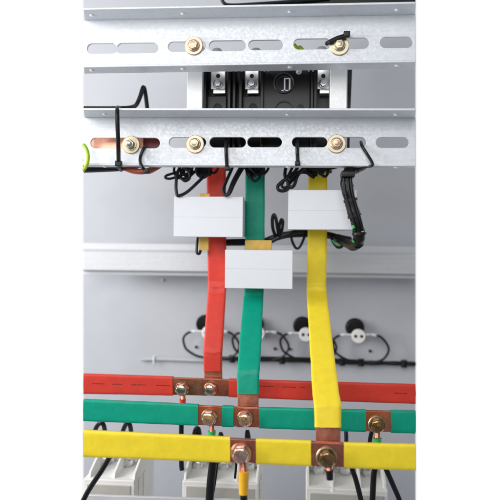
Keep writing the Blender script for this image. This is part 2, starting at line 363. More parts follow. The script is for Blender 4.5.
for xa, xb in ((211, 225.2), (245.2, 258.5), (317.5, 329.2)):
    m_ = bx(MB(), xa, 60, xb, 89, YB + 4, YB + 13.5); t = m_.build('terminal', M['nickel'], root, 0.5)
    mx = (xa + xb)/2
    MB().lathe(P(mx, 76, YB + 4), [(2.3, 0.05), (2.3, 0.25), (0.1, 0.3)], 20).build('hole', M['recess'], root, parent=t)
    c = P(mx, 84, YB + 4)
    MB().lathe(c, [(5.4, 0), (5.4, 1.0), (4.6, 1.5), (2, 1.5)], 28).build('washer', M['nickel'], root, parent=t)
    MB().hexhead(c, 4.2, 5.0, 0.2, 1.3).build('screw', M['nickel'], root, 0.4, parent=t)
    bx(MB(), xa + 2.2, 89.3, xb, 93.3, YB + 1, YB + 13.4).build('lug', M['nickel'], root, 0.4, parent=t)
# dial in the middle with a pale H shaped mark
c = P(284, 83.5, YB)
d = MB().lathe(c, [(10.8, 0.02), (10.8, 2.2), (9.9, 2.8), (9.3, 2.4), (9.2, 1.0), (0.1, 1.0)], 48).build('dial', M['bakelite'], root)
M['ring'] = mat('black_plastic_highlight', (0.07, 0.07, 0.068), 0.4, var=0.3, vscale=300)  # lighter grey paints the highlight along the dial rims
rg = MB()
for R in (10.3, 7.6):
    rg.tube([c + Vector((R*math.cos(k*math.pi/24), -2.7 if R > 9 else -1.1, R*math.sin(k*math.pi/24))) for k in range(49)], 0.42, 8, 0)
rg.build('dial_rim_highlight', M['ring'], root, parent=d)
mk = MB()
for (x0, y0, x1, y1) in ((284, 78, 285.2, 91), (289, 78, 290.3, 91), (285.2, 78, 289, 78.9), (281.5, 90, 289, 91)):
    bx(mk, x0, y0, x1, y1, YB - 1.6, YB - 0.98)
mk.build('marking', M['white'], root, parent=d)
c = P(284, 111, YB)
MB().lathe(c, [(11, 0.02), (11, 1.6), (9.2, 1.8), (9.0, 0.3), (0.1, 0.3)], 40).build('lower_dial', M['bakelite'], root)
MB().tube([P(284, 111, YB) + Vector((10.0*math.cos(k*math.pi/24), -1.75, 10.0*math.sin(k*math.pi/24))) for k in range(49)], 0.45, 8, 0).build('dial_rim_highlight', M['ring'], root)
MB().lathe(P(300.5, 107.5, YB), [(3.6, 0.05), (3.6, 0.5), (0.1, 0.6)], 24).build('access_hole', M['recess'], root)
MB().lathe(P(299, 72, YB), [(3.2, 0.02), (3.0, 1.6), (1.6, 2.4), (0.1, 2.5)], 20).build('cover_screw', M['nickel'], root)
for x in (229.3, 235, 240.6, 263.5, 267.5, 308, 312.2):
    bx(MB(), x, 68.2, x + 1.7, 71.5, YB - 7, YB - 6.2).build('stud', M['nickel'], root)
# bits of lugs seen through the upper slots
for (x, y, lab) in ((217, 49.5, 'dull metal lug tip low in the third slot of the upper rail'), (256, 49.5, 'dull metal lug tip at the left of the slot above the middle terminal'), (322, 48, 'dull metal lug tip seen in the slot left of the tied upper bolt')):
    o = MB().lathe(P(x, y + 1.5, 26), [(5.2, 0), (5.0, 1.5), (2.5, 3), (0.2, 3.2)], 24, squash=0.6).build('cable_lug', M['galv_dull']); tag(o, lab, 'lug', 'lug tips behind the upper rail')
o = MB().tube(path([(294, 44.5), (297, 48), (300, 47.5), (303.5, 51.5)], 24), 2.0).build('earth_wire', M['lime']); tag(o, 'short yellow green wire seen through a slot of the upper rail', 'wire')

# ------------------------------------------------------------------ coloured busbars running across
def inset(f, d): return lambda x: f(x) + d
def crossbar(name, label, top, bot, Y, m, sleeves, bolts_x):
    root = empty(name, P(250, bot(250), Y), label, 'busbar', 'busbars running across the cabinet')
    T = 4.5
    def seg(x0, x1, g, Yf, t):
        xs = [x0 + (x1 - x0)*k/6 for k in range(7)]
        return MB().prism([P(x, top(x) + g, Yf) for x in xs] + [P(x, bot(x) - g, Yf) for x in reversed(xs)], t)
    seg(L0 + 0.4, L1 - 0.4, 0.7, Y, T).build('bar', M['copper'], root, 0.5)
    for (a, b) in sleeves:
        fn = lambda u, w: P(a + (b-a)*u, top(a + (b-a)*u) - 0.25 + (bot(a + (b-a)*u) - top(a + (b-a)*u) + 0.5)*w, Y - 0.7)
        MB().sleeve(fn, b - a, 24, T + 1.3, a*0.13 + Y, (), 0.15).build('sleeve', m, root, sharp=85)
    return root
rt_top = lin([(83, 374), (172, 377), (255, 380.2), (345, 382.8), (416, 384.7)]); rt_bot = lin([(83, 393.8), (160, 395.3), (231, 397.2), (300, 400), (416, 404)])
gt = lin([(83, 399.8), (198, 405), (260, 408), (341, 410), (416, 411.3)]); gb = lin([(83, 421.2), (198, 425.8), (260, 428.5), (341, 431.3), (416, 433.8)])
yt = lin([(83, 431), (230, 438), (256, 439.7), (311, 441.5), (344, 443.5), (416, 445.3)]); yb = lin([(83, 457), (160, 460), (230, 463.2), (256, 464.2), (310, 466.6), (344, 468.2), (416, 470.8)])
YR, YG, YY = 20, -32, -108
red = crossbar('busbar', 'red sleeved busbar, highest of the three bars crossing the bottom', rt_top, rt_bot, YR, M['red'], [(L0, 172.5), (229, L1)], ())
green = crossbar('busbar', 'green sleeved busbar crossing between the red and the yellow one', gt, gb, YG, M['green'], [(L0, 198), (222, 233.5), (259, 366), (391, L1)], ())
yel = crossbar('busbar', 'yellow sleeved busbar, lowest and nearest of the three crossing bars', yt, yb, YY, M['yellow'], [(L0, 230), (256, 311), (344, L1)], ())
# printed dashes on the red sleeve
pr = MB()
def dash(a, b, f, th=0.8):
    xs = [a + (b - a)*k/4 for k in range(5)]
    pr.prism([P(x, f(x), YR - 0.85) for x in xs] + [P(x, f(x) + th, YR - 0.85) for x in reversed(xs)], 0.22)
mid = lambda x: rt_top(x)*0.55 + rt_bot(x)*0.45
for a, b in ((92, 104), (112, 122), (131.5, 136), (137, 141), (142, 146), (156, 170)): dash(a, b, mid)
for a, b in ((258, 262), (263, 266), (267, 274), (282, 296), (300, 305)): dash(a, b, lambda x: rt_top(x)*0.7 + rt_bot(x)*0.3, 0.7)
for a, b in ((394, 398), (399, 402), (403, 407)): dash(a, b, lambda x: mid(x), 0.7)
pr.build('printed_line', M['print'], red)

# ------------------------------------------------------------------ coloured busbars coming down
def dropbar(label, secs, cut, m, copper_secs):
    c = P((secs[-1][0]+secs[-1][1])/2, secs[-1][2], secs[-1][3])
    root = empty('busbar', c, label, 'busbar', 'busbars coming down from the breaker')
    MB().ribbon([(a, b, y, Y + 0.9) for a, b, y, Y in copper_secs], 4.4).build('bar', M['copper'], root, 0.5)
    y0, y1 = secs[0][2], secs[-1][2]
    ends = [(P(q[0], q[2], q[3]), P(q[1], q[2], q[3])) for q in secs]
    def fn(u, w):
        y = y0 + (y1 - y0)*u; k = 0
        while k < len(secs) - 2 and y > secs[k+1][2]: k += 1
        # along a straight stretch equal steps of the picture are not equal steps in space
        g = (y - secs[k][2]) / (secs[k+1][2] - secs[k][2]); da, db = secs[k][3] + F, secs[k+1][3] + F
        g = g*da / (g*da + (1 - g)*db) if 0 < g < 1 else g
        return ends[k][0].lerp(ends[k+1][0], g).lerp(ends[k][1].lerp(ends[k+1][1], g), w)
    MB().sleeve(fn, y1 - y0, 20, 7.2, secs[0][0]*0.11, [(b - y0)/(y1 - y0) for b in cut], 0.22).build('sleeve', m, root, sharp=85)
    return root
dropbar('red sleeved busbar coming down through the left white box', [(206.2, 225.6, 150, 60), (207, 226, 230, 60), (207.8, 226.2, 282, 60), (207.6, 225.9, 291, 57.5), (203.2, 222.4, 349, 28), (203.2, 222, 354, 26.5), (203.4, 221.7, 371.3, 26.3)], (286.5, 290.5, 352), M['red'],
        [(207.3, 224.6, 140, 61.2), (208.3, 225, 282, 61.2), (208.1, 225, 291, 58.7), (204, 221.8, 349, 29.2), (204, 221.6, 356, 27.7), (204.2, 222, 378, 27.2), (204.5, 222, 394.5, 27.2)])
dropbar('green sleeved busbar coming down through the middle white box', [(245.2, 264.8, 150, 60), (245.2, 264.6, 230, 60), (244.4, 264, 287, 60), (243.5, 263.4, 296, 57), (237.4, 260.2, 366, -17), (236.6, 259.4, 373, -21), (236.9, 258.8, 394.2, -24)], (293, 370), M['green'],
        [(246.2, 264, 140, 61.2), (245.4, 263.4, 287, 61.2), (244.3, 262.7, 296, 58.2), (238, 259.6, 366, -16), (237.3, 258.6, 375, -20), (237.5, 258.4, 406, -25), (237.5, 258.4, 427.5, -25.2)])
dropbar('yellow sleeved busbar coming down through the right white box', [(308.4, 327.6, 150, 60), (307.8, 327.2, 230, 60), (306.6, 326.2, 284, 60), (306.6, 326.6, 292, 56), (312.6, 339.4, 395, -86), (314.2, 341.4, 405, -96), (314.6, 341.2, 427.6, -100)], (287.6, 401), M['yellow'],
        [(309.2, 327, 140, 61.2), (307.4, 325.6, 284, 61.2), (307.4, 325.8, 292, 57.2), (313.6, 338.6, 395, -85), (315.2, 340.6, 406, -95), (315.8, 340.6, 441, -101.2), (315.8, 340.6, 467, -101.3)])

# ------------------------------------------------------------------ bolts on the busbars, cable lugs
BG = 'bolts on the copper joints of the busbars'
bolt(182.2, 388.8, YR, 'bright bolt with a cable lug at the left end of the red bar joint', 'copper', 'steel', 7.2, 6.0, BG, 'dome', 0.2)
bolt(210.6, 388.8, YR, 'bolt below the red vertical bar, right of the two on the red bar', 'copper', 'steel', 7.0, 5.9, BG, 'dome', 0.5)
bolt(209.3, 417.2, YG, 'bright bolt with a green sleeved lug on the left copper square of the green bar', 'copper', 'steel', 8.4, 7.0, BG, 'dome', 0.1)
bolt(245.3, 418.3, YG, 'bolt joining the green vertical bar to the green crossing bar', 'copper', 'steel', 8.4, 6.8, BG, 'dome', 0.4)
bolt(376.8, 424.2, YG, 'dark topped bolt on the rightmost copper square of the green bar', 'gold', 'zinc_dark_refl', 8.6, 6.8, BG, 'dome', 0.25)
bolt(241.5, 452.8, YY, 'large bolt above the amber sleeved cable on the yellow bar', 'copper', 'steel', 11, 8.6, BG, 'dome', 0.15)
bolt(326.6, 457, YY, 'large bolt joining the yellow vertical bar to the yellow crossing bar', 'gold', 'zinc_dark_refl', 10.6, 8.4, BG, 'dome', 0.35)

def lugcable(label, ring, crimp, sleeve, wire, Y, m, wr=2.6, wm='black', mt='copper'):
    """ring: (x, y, r) copper eye behind the bolt; crimp, sleeve: vertical pieces (x0,y0,x1,y1,half width)"""
    root = empty('lugged_cable', P(ring[0], crimp[3], Y), label, 'cable', 'cables bolted to the busbars')
    c = P(ring[0], ring[1], Y - 0.95)
    if crimp:
        lg = MB().tube(path([(ring[0], ring[1] + ring[2]*0.4, Y - 2.2), (crimp[0], crimp[1], Y - 3.2), (crimp[2], crimp[3], Y - 5)]), px(crimp[4], Y), 14, 4)
        lg.build('lug', M[mt], root)
    if sleeve: MB().tube(path([(sleeve[0], sleeve[1], Y - 4.8), (sleeve[2], sleeve[3], Y - 4.8)]), lambda t: px(sleeve[4], Y)*(1 - 0.16*t), 16, 0).build('sleeve', M[m], root)
    if wire: MB().tube(path(wire), px(wr, Y), 12).build('wire', M[wm], root)
    return root
lugcable('cable with a small red sleeve hanging from the red bar joint', (182.2, 389, 6), (183, 396, 183, 400.5, 2.4), (182.6, 399, 182.8, 403.8, 3.4), [(182.6, 402.5, YR - 4.8), (181.6, 415, YR), (181.2, 440, YR), (181.4, 462, YR), (182, 470, YR)], YR, 'red', 2.5)
lugcable('cable with a green sleeve under the left copper square of the green bar', (210.5, 417, 7), (211.5, 425, 211.8, 432, 2.6), (211.8, 431, 211.9, 438.5, 4.0), [(211.9, 437, YG - 4.8), (213, 460, YG + 4), (210.5, 485, YG + 5), (208, 530, YG + 5)], YG, 'leaf', 4.2)
lugcable('cable with a green sleeve under the rightmost copper square of the green bar', (377, 424, 7), (377.5, 433, 377.3, 438.5, 2.8), (377.3, 438, 377.3, 446, 4.4), [(377.3, 444, YG - 4.8), (375.5, 465, YG + 4), (373.5, 480, YG + 5), (371.5, 530, YG + 5)], YG, 'leaf', 3.0)
lugcable('cable with an amber sleeve hanging from the large bolt of the yellow bar', (242, 458, 9), (243.3, 466, 244, 473, 3.4), (243.6, 471, 243.6, 494, 5.4), [(243.6, 492, YY - 4.8), (244, 505, YY - 4), (244.5, 535, YY)], YY, 'amber', 3.7)
lugcable('cable with a short black lug sleeve under the bolt of the yellow vertical bar', (328, 462, 8), (329, 468, 329.5, 473, 3.2), (329.4, 470, 330, 479.5, 3.9), None, YY, 'black')
o = MB().tube(path([(334, 473, -96), (333.2, 482, -95), (332.6, 489, -95)]), 0.7, 8).tube(path([(332.6, 488.2, -95), (332.8, 491.5, -95)]), 2.0, 10, 0).build('nylon_tie', M['clear']); tag(o, 'milky nylon tie tail with round end hanging below the yellow joint bolt', 'cable tie')

# ------------------------------------------------------------------ white current transformers
def transformer(label, x0, y0, x1, y1, seam, bars, foot):
    Ya, Yb = 22, 92
    a, b = P(x0, y0, Ya), P(x1, y1, Ya); w = Vector(((a.x+b.x)/2, Ya, b.z))
    root = empty('current_transformer', w, label, 'transformer', 'white boxes round the vertical busbars')
    bl, br = P(bars[0], y0, 60).x - 1.5, P(bars[1], y0, 60).x + 1.5
    zs = P(x0, seam, Ya).z
    MB().box((a.x, Ya, zs + 0.02), (b.x, Ya + 20, a.z)).build('upper_cover', M['white'], root, 0.16, seg=2)
    MB().box((a.x, Ya, b.z), (b.x, Ya + 20, zs - 0.02)).build('lower_cover', M['white'], root, 0.16, seg=2)
    mb = MB(); mb.box((a.x + 1.2, Ya + 20.02, b.z + 1), (bl, Yb, a.z - 1)); mb.box((br, Ya + 20.02, b.z + 1), (b.x - 1.2, Yb, a.z - 1)); mb.box((bl, Ya + 52, b.z + 1), (br, Yb - 0.3, a.z - 1.2))
    mb.build('core', M['white'], root, 0.8)
    for (fx0, fx1, fy0, fy1) in foot:
        p, q = P(fx0, fy0, 46), P(fx1, fy1, 46)
        MB().box((p.x, 46, p.z), (q.x, 49, q.z)).build('clamp', M['brass'], root, 0.4)
    return root
transformer('white box round the red vertical busbar, left of the three', 174, 196.6, 242.5, 237, 217, (206.5, 226), [(198.8, 208.5, 235, 250.2), (199.5, 210, 193.6, 199)])
transformer('white box round the green vertical busbar, set lower than the other two', 225.2, 249.8, 292.3, 289, 268.7, (244.5, 265), [(245.3, 271.6, 240, 252)])
transformer('white box round the yellow vertical busbar, crossed by a black harness', 288.4, 190, 356.6, 229.7, 210.4, (307.5, 327.5), [])

# ------------------------------------------------------------------ black wires
WG = 'thin black wires of the transformers'
def wire(label, pts, r=1.5, Y=None, m='black', group=WG, name='black_wire', cat='wire', n=10, sm=6):
    o = MB().tube(path(pts, Y), r, n, sm).build(name, M[m]); return tag(o, label, cat, group)
wire('black wire looping down to the top edge of the left white box', [(184, 160, 30), (179.5, 168, 28), (177, 175, 24), (176, 186, 22), (177, 194.6, 20), (180, 195.4, 20), (187, 192, 22), (196, 184, 24), (205, 174, 30), (208, 160, 34)], 1.7)
wire('flat oval loop of black wire left of the coil under the lower rail', [(189, 160, 30), (184, 168, 30), (174, 173, 28), (166.5, 175.5, 28), (165.6, 178, 28), (171, 178.6, 27), (180, 175.5, 27), (191, 171.5, 28), (193, 160, 32)], 1.4)
wire('tangled curl of black wire under the bolt in the middle of the lower rail', [(180, 160, 26), (183, 167, 26), (189, 172, 25), (189.5, 178, 25), (185, 181, 25), (181, 177, 26), (182, 171, 27), (188, 168, 28), (192.5, 171.5, 28), (190, 176, 29), (184, 174, 30), (186, 160, 30)], 1.6)
def coil(label, pts, r, turns, wr, m='black'):
    """spiral of wire round a path"""
    q = [Vector(v) for v in path(pts)]; d = q[-1] - q[0]; d0 = d.normalized(); a = d0.orthogonal().normalized(); b = d0.cross(a); out = []
    n = turns * 12
    for k in range(n + 1):
        w = 2*math.pi*k/12; out.append(q[0] + d*(k/n) + (a*math.cos(w) + b*math.sin(w))*r*(0.9 + 0.16*math.sin(k*1.7)))
    o = MB().tube(out, wr, 8, 2).build('wire_coil', M[m]); return tag(o, label, 'wire coil', 'coils of black wire under the lower rail')
coil('tight coil of black wire just left of the top of the red vertical bar', [(196, 170, 36), (210.5, 170.5, 36)], 5.0, 6, 1.5)
coil('coil of black wire in front of the top of the green vertical bar', [(246, 172, 40), (264, 168, 40)], 6.5, 6, 1.6)
coil('coil of black wire in front of the top of the yellow vertical bar', [(310, 172, 42), (331, 167, 42)], 5.0, 6, 1.5)
wire('black wire doubling back beside the upper right corner of the left white box', [(234, 158, 30), (232, 168, 28), (226, 182, 24), (223.4, 190, 20), (225.4, 195, 18), (229.5, 193.6, 18), (234, 184, 22), (240, 173, 28), (247, 162, 34)], 1.7)
wire('black wire running inside the doubled wire by the left white box', [(245, 160, 32), (240, 168, 28), (233, 181, 25), (229, 191.5, 19), (226.5, 196, 19)], 1.6)
wire('outer loop of black wire hanging left of the right white box', [(290, 158, 30), (286.3, 166, 28), (285, 176, 25), (288.6, 184, 23), (287.6, 189, 22), (283, 191, 22), (278.4, 189.6, 22), (278.6, 185, 23), (288, 177, 24), (295, 171.5, 26), (302, 160, 30)], 1.8)
wire('inner loop of black wire ending on the yellow vertical bar', [(313.4, 176.5, 40), (308, 173, 34), (301, 172.4, 30), (297, 177, 26), (294.5, 184.5, 24), (291, 187.4, 23), (288, 183, 24), (294, 176, 25), (304, 168, 30), (309, 160, 34)], 1.8)
wire('thick black wire end in front of the yellow vertical bar', [(305, 170, 36), (310, 174, 38), (314.5, 177, 40)], 2.6)

wire('long slack black wire trailing left of the left coil under the lower rail', [(200, 160, 40), (196, 170, 36), (190, 176, 33), (183, 178.5, 31), (177, 177, 30), (174, 171, 30), (176, 160, 34)], 1.4)
wire('black wire hooked round the tight coil beside the red vertical bar', [(212, 160, 34), (209, 172, 30), (204, 177.5, 29), (198, 175, 29), (197, 167, 30), (201, 158, 34)], 1.5)
wire('black wire curl between the coil and the red bar top', [(216, 160, 40), (218, 168, 38), (214, 173, 36), (209, 170, 36), (208, 160, 40)], 1.4)
wire('black wire bow hanging over the top of the green vertical bar', [(247, 160, 38), (249, 173, 33), (254, 181, 31), (260, 177, 32), (263, 160, 38)], 1.5)
wire('slanted black wire across the coil of the green vertical bar', [(243, 158, 36), (250, 168, 32), (258, 174.5, 31), (267, 171, 33), (270, 158, 40)], 1.5)
wire('black wire drooping from the coil of the yellow vertical bar', [(318, 160, 40), (320, 172, 35), (325, 176.5, 34), (329, 171, 36), (331, 160, 42)], 1.5)
wire('black wire crossing over the top of the yellow vertical bar', [(303, 160, 38), (309, 168, 35), (318, 170.5, 34), (328, 168.5, 36), (338, 166, 40), (342, 158, 44)], 1.9)
wire('middle loop of black wire between the two loops by the right white box', [(294, 160, 30), (292, 168, 28), (288, 176, 25), (283, 182, 24), (282, 186.5, 23), (286, 187.5, 23), (291, 182, 25), (299, 174, 28), (307, 166, 34)], 1.5)

# cable ties on the rails
TG = 'black cable ties on the slotted rails'
def tie(label, pts, w, head=None, hs=3.2):
    root = empty('cable_tie', P(pts[-1][0], pts[-1][1], pts[-1][2]), label, 'cable tie', TG)
    MB().tube(path(pts), w, 8).build('strap', M['black'], root)
    if head:
        c = P(*head); MB().box(c - Vector((hs, 2.5, hs*0.85)), c + Vector((hs, 2.5, hs*0.85))).build('head', M['black'], root, 0.9)
    return root
tie('long black tie strapped round the lower rail left of the nut', [(121, 110, 6), (118, 107.5, -18), (117.2, 111, -32), (117.5, 125, -33), (118.3, 145, -26), (118.6, 160, -13), (119, 166, -8), (121, 170, 6)], 2.1, (118.6, 163.6, -11), 3.4)
tie('short curved black tie under the nut of the lower rail', [(145.5, 146.5, 3), (143.4, 149, -2.5), (140.6, 156, -4), (140.2, 162, -8), (142.5, 167.5, -12), (147, 172, -8)], 1.7, (147, 171, -10), 2.6)
tie('straight black tie hanging from the slot under the left terminal', [(226.5, 142, 6), (226, 147.3, -2.5), (226.3, 155, -4), (227, 167, -11)], 1.9, (227.2, 168.5, -11), 2.5)
tie('straight black tie hanging from the slot beside the right white box wires', [(297.3, 141, 6), (297.2, 147, -2.5), (297.5, 155, -4), (297.8, 162, -11)], 1.9, (297.6, 163.5, -11), 2.7)
tie('bent black tie pulled out of a slot at the right of the lower rail', [(361, 142, 6), (362.6, 147, -2.5), (367, 154, -4), (372.5, 164.4, -11), (366, 166.5, -6), (356, 167.5, 6)], 1.6)
tie('black tie end laid over the yellow bolt of the upper rail', [(327, 43.5, 2), (329.5, 42, -4), (337, 38.4, -6), (346, 35.6, -6)], 2.3, (346.8, 34.2, -6), 3.2)

# cables at the left end of the lower rail
CG = 'black cables at the left end of the lower rail'
wire('black cable running along the left of the lower rail and kinking sharply upward', [(L0 + 1, 108.3, -6), (100, 108.4, -6), (118, 108.3, -4), (130, 107.6, 4), (136, 105, 14), (140, 97, 18), (143.4, 87.2, 22), (145.6, 95, 26), (147.5, 112, 30), (148, 125, 34)], 2.3, name='black_cable', cat='cable', group=CG)
wire('thick black cable under the left end of the lower rail', [(L0 + 1, 168.8, 14), (100, 168.2, 14), (118, 167.3, 14), (132, 165.5, 16), (150, 161, 20)], 4.4, name='black_cable', cat='cable', group=CG)
wire('thin black cable lying along the bottom edge of the left lower rail', [(L0 + 1, 165.8, 8), (110, 166.6, 8), (125, 168, 8), (136, 170.5, 9), (148, 172.6, 10), (158, 168, 14), (170, 160, 20)], 1.6, name='black_cable', cat='cable', group=CG)
wire('dark red sheathed cable under the nut of the lower rail', [(L0 + 1, 160, 26), (104, 163, 22), (122, 167, 8), (134, 171, 4), (146, 171.2, 4), (156, 167.5, 10), (166, 160, 20)], 3.0, m='rust', name='red_cable', cat='cable', group=None)
o = MB().tube([P(76, 157.5, -14) + Vector((12.4*math.cos(w), 0, 16*math.sin(w))) for w in [(-0.93 + 1.86*k/16)*1.0 for k in range(17)]], 1.9, 10, 3).build('earth_wire', M['lime']); tag(o, 'curved yellow green earth wire at the left end of the lower rail', 'wire')
a, b = P(86, 132, 16), P(143, 154, 16)
cb = MB().box((a.x, 16, b.z), (b.x, 22, a.z)).build('copper_strip', M['copper_bright'], None, 0.6); tag(cb, 'bright bare copper strip seen through the left slot of the lower rail', 'copper strip')
a, b = P(144, 130, 19), P(166, 160, 19)
cb = MB().box((a.x, 19, b.z), (b.x, 26, a.z)).build('red_strip', M['darkred'], None, 0.6); tag(cb, 'dark red sleeved strip right of the copper in the left slot', 'busbar')

# added black strip, stands in for the right post's shaded side, top cables
a = MB().prism([P(347.6, 60, 60), P(352.6, 60, 60), P(350.4, 112, 60), P(349.3, 160, 60), P(347, 160, 60), P(347.4, 112, 60)], 4).build('post_shade_strip', M['black']); tag(a, 'black strip standing in for the shaded side of the right zinc post', 'cable')
wire('black wire bent round above the middle of the upper rail', [(219.5, -12, 40), (221.5, -2, 40), (224.5, 3.5, 40), (231, 5.2, 40), (250, 4.4, 40), (285, 2, 42), (330, -2, 44)], 1.9, name='black_cable', cat='cable', group=None)
bt = lin([(250, 8), (310, 4.5), (416, 5.5)])
a = MB().prism([P(248, 5.0, 46), P(312, -1.0, 46), P(340, -26, 46), P(L1, -34, 46), P(L1, 7, 46), P(248, 9, 46)], 30).build('cable_trunking', M['bakelite'], None, 1.0); tag(a, 'black trunking above the right half of the upper rail', 'trunking')

# ------------------------------------------------------------------ right hand harness
root = empty('cable_harness', P(358, 250, 20), 'thick black wrapped harness hanging over the right white box', 'harness')
hp = path([(368, 158, 12), (360, 166, 8), (351, 170, 4), (346.5, 178, 0), (348, 192, -2), (352, 207, -2), (356.5, 222, -2), (359.2, 235, 2), (358, 244, 8)])
MB().tube(hp, lambda t: 5.9 + 0.35*math.sin(t*31) + 0.2*math.sin(t*77), 14, 10).build('wrapped_bundle', M['black'], root)
MB().tube(path([(358, 243.5, 8), (353, 246, 24), (347, 243, 50), (338, 238.5, 70)]), 5.2, 12).build('lower_bend', M['black'], root)
q = [hp[i].lerp(hp[i+1], k/8) for i in range(2, 8) for k in range(8)]
MB().tube([v + Vector((5.3*math.cos(i*0.5), -1 - 4.9*abs(math.sin(i*0.5)), 0)) for i, v in enumerate(q)], 0.8, 8, 3).build('spiral_wrap', M['bakelite'], root)
for dx in (-3.0, 1.0, 3.6):
    MB().tube([v + Vector((dx, -5.2, 0)) for v in hp[3:8]], 1.5, 8).build('strand', M['black'], root)
c = P(347.5, 175, -2); MB().box(c - Vector((6.6, 7.5, 3.0)), c + Vector((6.6, 7.5, 3.0))).build('tie_band', M['bakelite'], root, 1.0)
for (bx0, by0, bx1, by1) in ((350.3, 199, 350.9, 201.6), (354.2, 214.6, 354.9, 217), (359.2, 232.5, 359.4, 235)):
    MB().tube(path([(bx0, by0, -2), (bx1, by1, -2)]), 7.0, 16, 0).build('tie_band', M['black'], root, 0.5)
MB().tube(path([(352.6, 225.6, -8), (354.2, 228.4, -9)]), 1.7, 8, 0).build('green_strand', M['leaf'], root)
MB().tube(path([(362.6, 231, -6), (363.4, 234, -5)]), 1.3, 8, 0).build('green_strand', M['lime'], root)
MB().tube(path([(352.3, 240, 0), (354, 242.4, 0)]), 1.0, 8, 0).build('green_strand', M['leaf'], root)
wire('black bundle of wires running sideways under the white boxes', [(226, 242.5, 78), (243, 242.2, 78), (262, 242, 78), (274, 238, 76), (288, 234.6, 76), (305, 233.8, 78), (325, 234.6, 78), (340, 238.6, 74), (352, 243.5, 56)], 4.0, group=None, name='black_cable', cat='cable')
wire('second black wire on top of the bundle under the white boxes', [(258, 244, 70), (270, 241.6, 70), (282, 236, 70), (300, 231.5, 72), (320, 233, 72), (335, 236, 68), (350, 239, 50)], 2.6, group=None, name='black_cable', cat='cable')
wire('black wire loop hanging below the right white box left of the yellow bar', [(291, 233, 68), (291.8, 240, 66), (295, 247, 66), (298, 248.4, 66), (301, 245, 66), (304, 238, 66), (306, 232, 70)], 1.5)
wire('black wire loop with green hanging right of the yellow bar', [(331, 237, 66), (333.6, 243, 64), (338, 247.5, 64), (342.5, 246, 64), (344, 240, 66)], 1.5)
wire('green wire inside the hanging loop right of the yellow bar', [(332.6, 240, 62), (336, 244.5, 61), (339.5, 245.4, 61), (342, 242, 62)], 0.9, m='leaf', group=None, name='green_wire')
wire('upright oval tie loop left of the right white box', [(276, 237, 70), (273, 229, 66), (272.4, 219, 64), (274, 214.6, 64), (276, 219, 64), (277.5, 228, 66), (279, 236, 70)], 1.9)
wire('smaller black loop between the oval tie loop and the right white box', [(279, 236, 68), (279.4, 226, 64), (281.4, 219.6, 62), (283, 222, 62), (282, 230, 64), (280, 237, 68)], 1.7)
wire('bent black wire end under the left white box beside the brass clamp', [(198.4, 236, 60), (197.2, 243, 58), (196.8, 252.4, 56), (199.5, 253.6, 56), (200.6, 250, 58)], 1.6)

# ------------------------------------------------------------------ pilot light backs on the panel with their wires
PG = 'pilot light backs on the back panel'
def pilot(label, x, y):
    Y = YP - 20
    root = empty('pilot_light', P(x, y + 12, Y), label, 'pilot light', PG)
    c = P(x - 3.6, y - 8.5, YP); k = px(1, YP)
    MB().lathe(c, [(9.3*k, 0.05), (9.3*k, 3), (8.6*k, 4.5), (7.8*k, 5.5), (7.6*k, 12), (3, 12.5), (0.1, 12.5)], 40).build('body', M['bakelite'], root)
    c2 = P(x, y, Y + 5); k = px(1, Y)
    MB().lathe(c2, [(5.6*k, -14), (5.6*k, 0), (6.9*k, 0.3), (6.9*k, 4.6), (6.4*k, 5.3), (0.1, 5.4)], 40).build('terminal_disc', M['cream'], root)
    for dx in (-2.9, 2.9):
        MB().lathe(c2 + Vector((dx*k, -5.0, 0)), [(1.6*k, 0.2), (1.6*k, 0.55), (0.1, 0.6)], 18).build('screw_hole', M['recess'], root)
    for s in (-1, 1):
        MB().tube(path([(x + s*6.0, y - 1.0, Y + 2), (x + s*12, y - 1.4, Y + 2), (x + s*14.5, y - 1.2, Y + 3)]), lambda t: 1.0 + 0.25*math.sin(t*9), 10).build('terminal_tab', M['clear'], root)
        MB().tube(path([(x + s*14, y - 1.2, Y + 3), (x + s*18.8, y - 0.2, Y + 4)]), 1.9, 10, 0).build('crimp', M['clear'], root)
    return root
pil = [(358.3, 335.8, 'rightmost pilot light back, white disc with two dark holes fully in view'), (306, 334.2, 'pilot light back half hidden behind the yellow vertical bar'), (258.2, 333, 'pilot light back mostly hidden behind the green vertical bar'), (209, 332.3, 'pilot light back hidden behind the red vertical bar except its left wire tab')]
LG = 'thin looped wires of the pilot lights'
hz = lambda x: 358.4 + (x - 222)*0.0285
for i, (x, y, lab) in enumerate(pil):
    pilot(lab, x, y)
    nm = ['rightmost pilot light', 'pilot light behind the yellow bar', 'pilot light behind the green bar', 'pilot light behind the red bar'][i]
    Y = YP - 18
    wire('black wire looping from the right side of the ' + nm, [(x + 18.2, y - 0.4, Y), (x + 23, y + 1.6, Y), (x + 28.5, y + 8, Y), (x + 30.4, y + 14, Y), (x + 28, y + 20, Y), (x + 23, y + 24.5, Y + 2), (x + 14, hz(x + 14), Y + 6)], 1.55, group=LG)
    wire('black wire looping from the left side of the ' + nm, [(x - 18.4, y - 0.4, Y - 1), (x - 22.5, y + 1.6, Y - 1), (x - 25.6, y + 6, Y - 1), (x - 24.6, y + 13, Y - 1), (x - 21.4, y + 18, Y - 1), (x - 12, y + 23.6, Y), (x - 2, hz(x - 2) - 0.4, Y + 4), (x + 8, hz(x + 8), Y + 6)], 1.6, group=LG)
root = empty('wiring_harness', P(320, 364, YP - 12), 'long black harness running along the back panel below the pilot lights', 'harness')
MB().tube(path([(204, hz(204), YP - 8), (222, hz(222), YP - 10), (260, hz(260), YP - 10), (300, hz(300), YP - 10), (350, hz(350) + 0.4, YP - 10), (390, hz(390), YP - 10), (L1, hz(416), YP - 10)]), lambda t: 2.9 + 0.25*math.sin(t*60), 12, 12).build('bundle', M['black'], root)
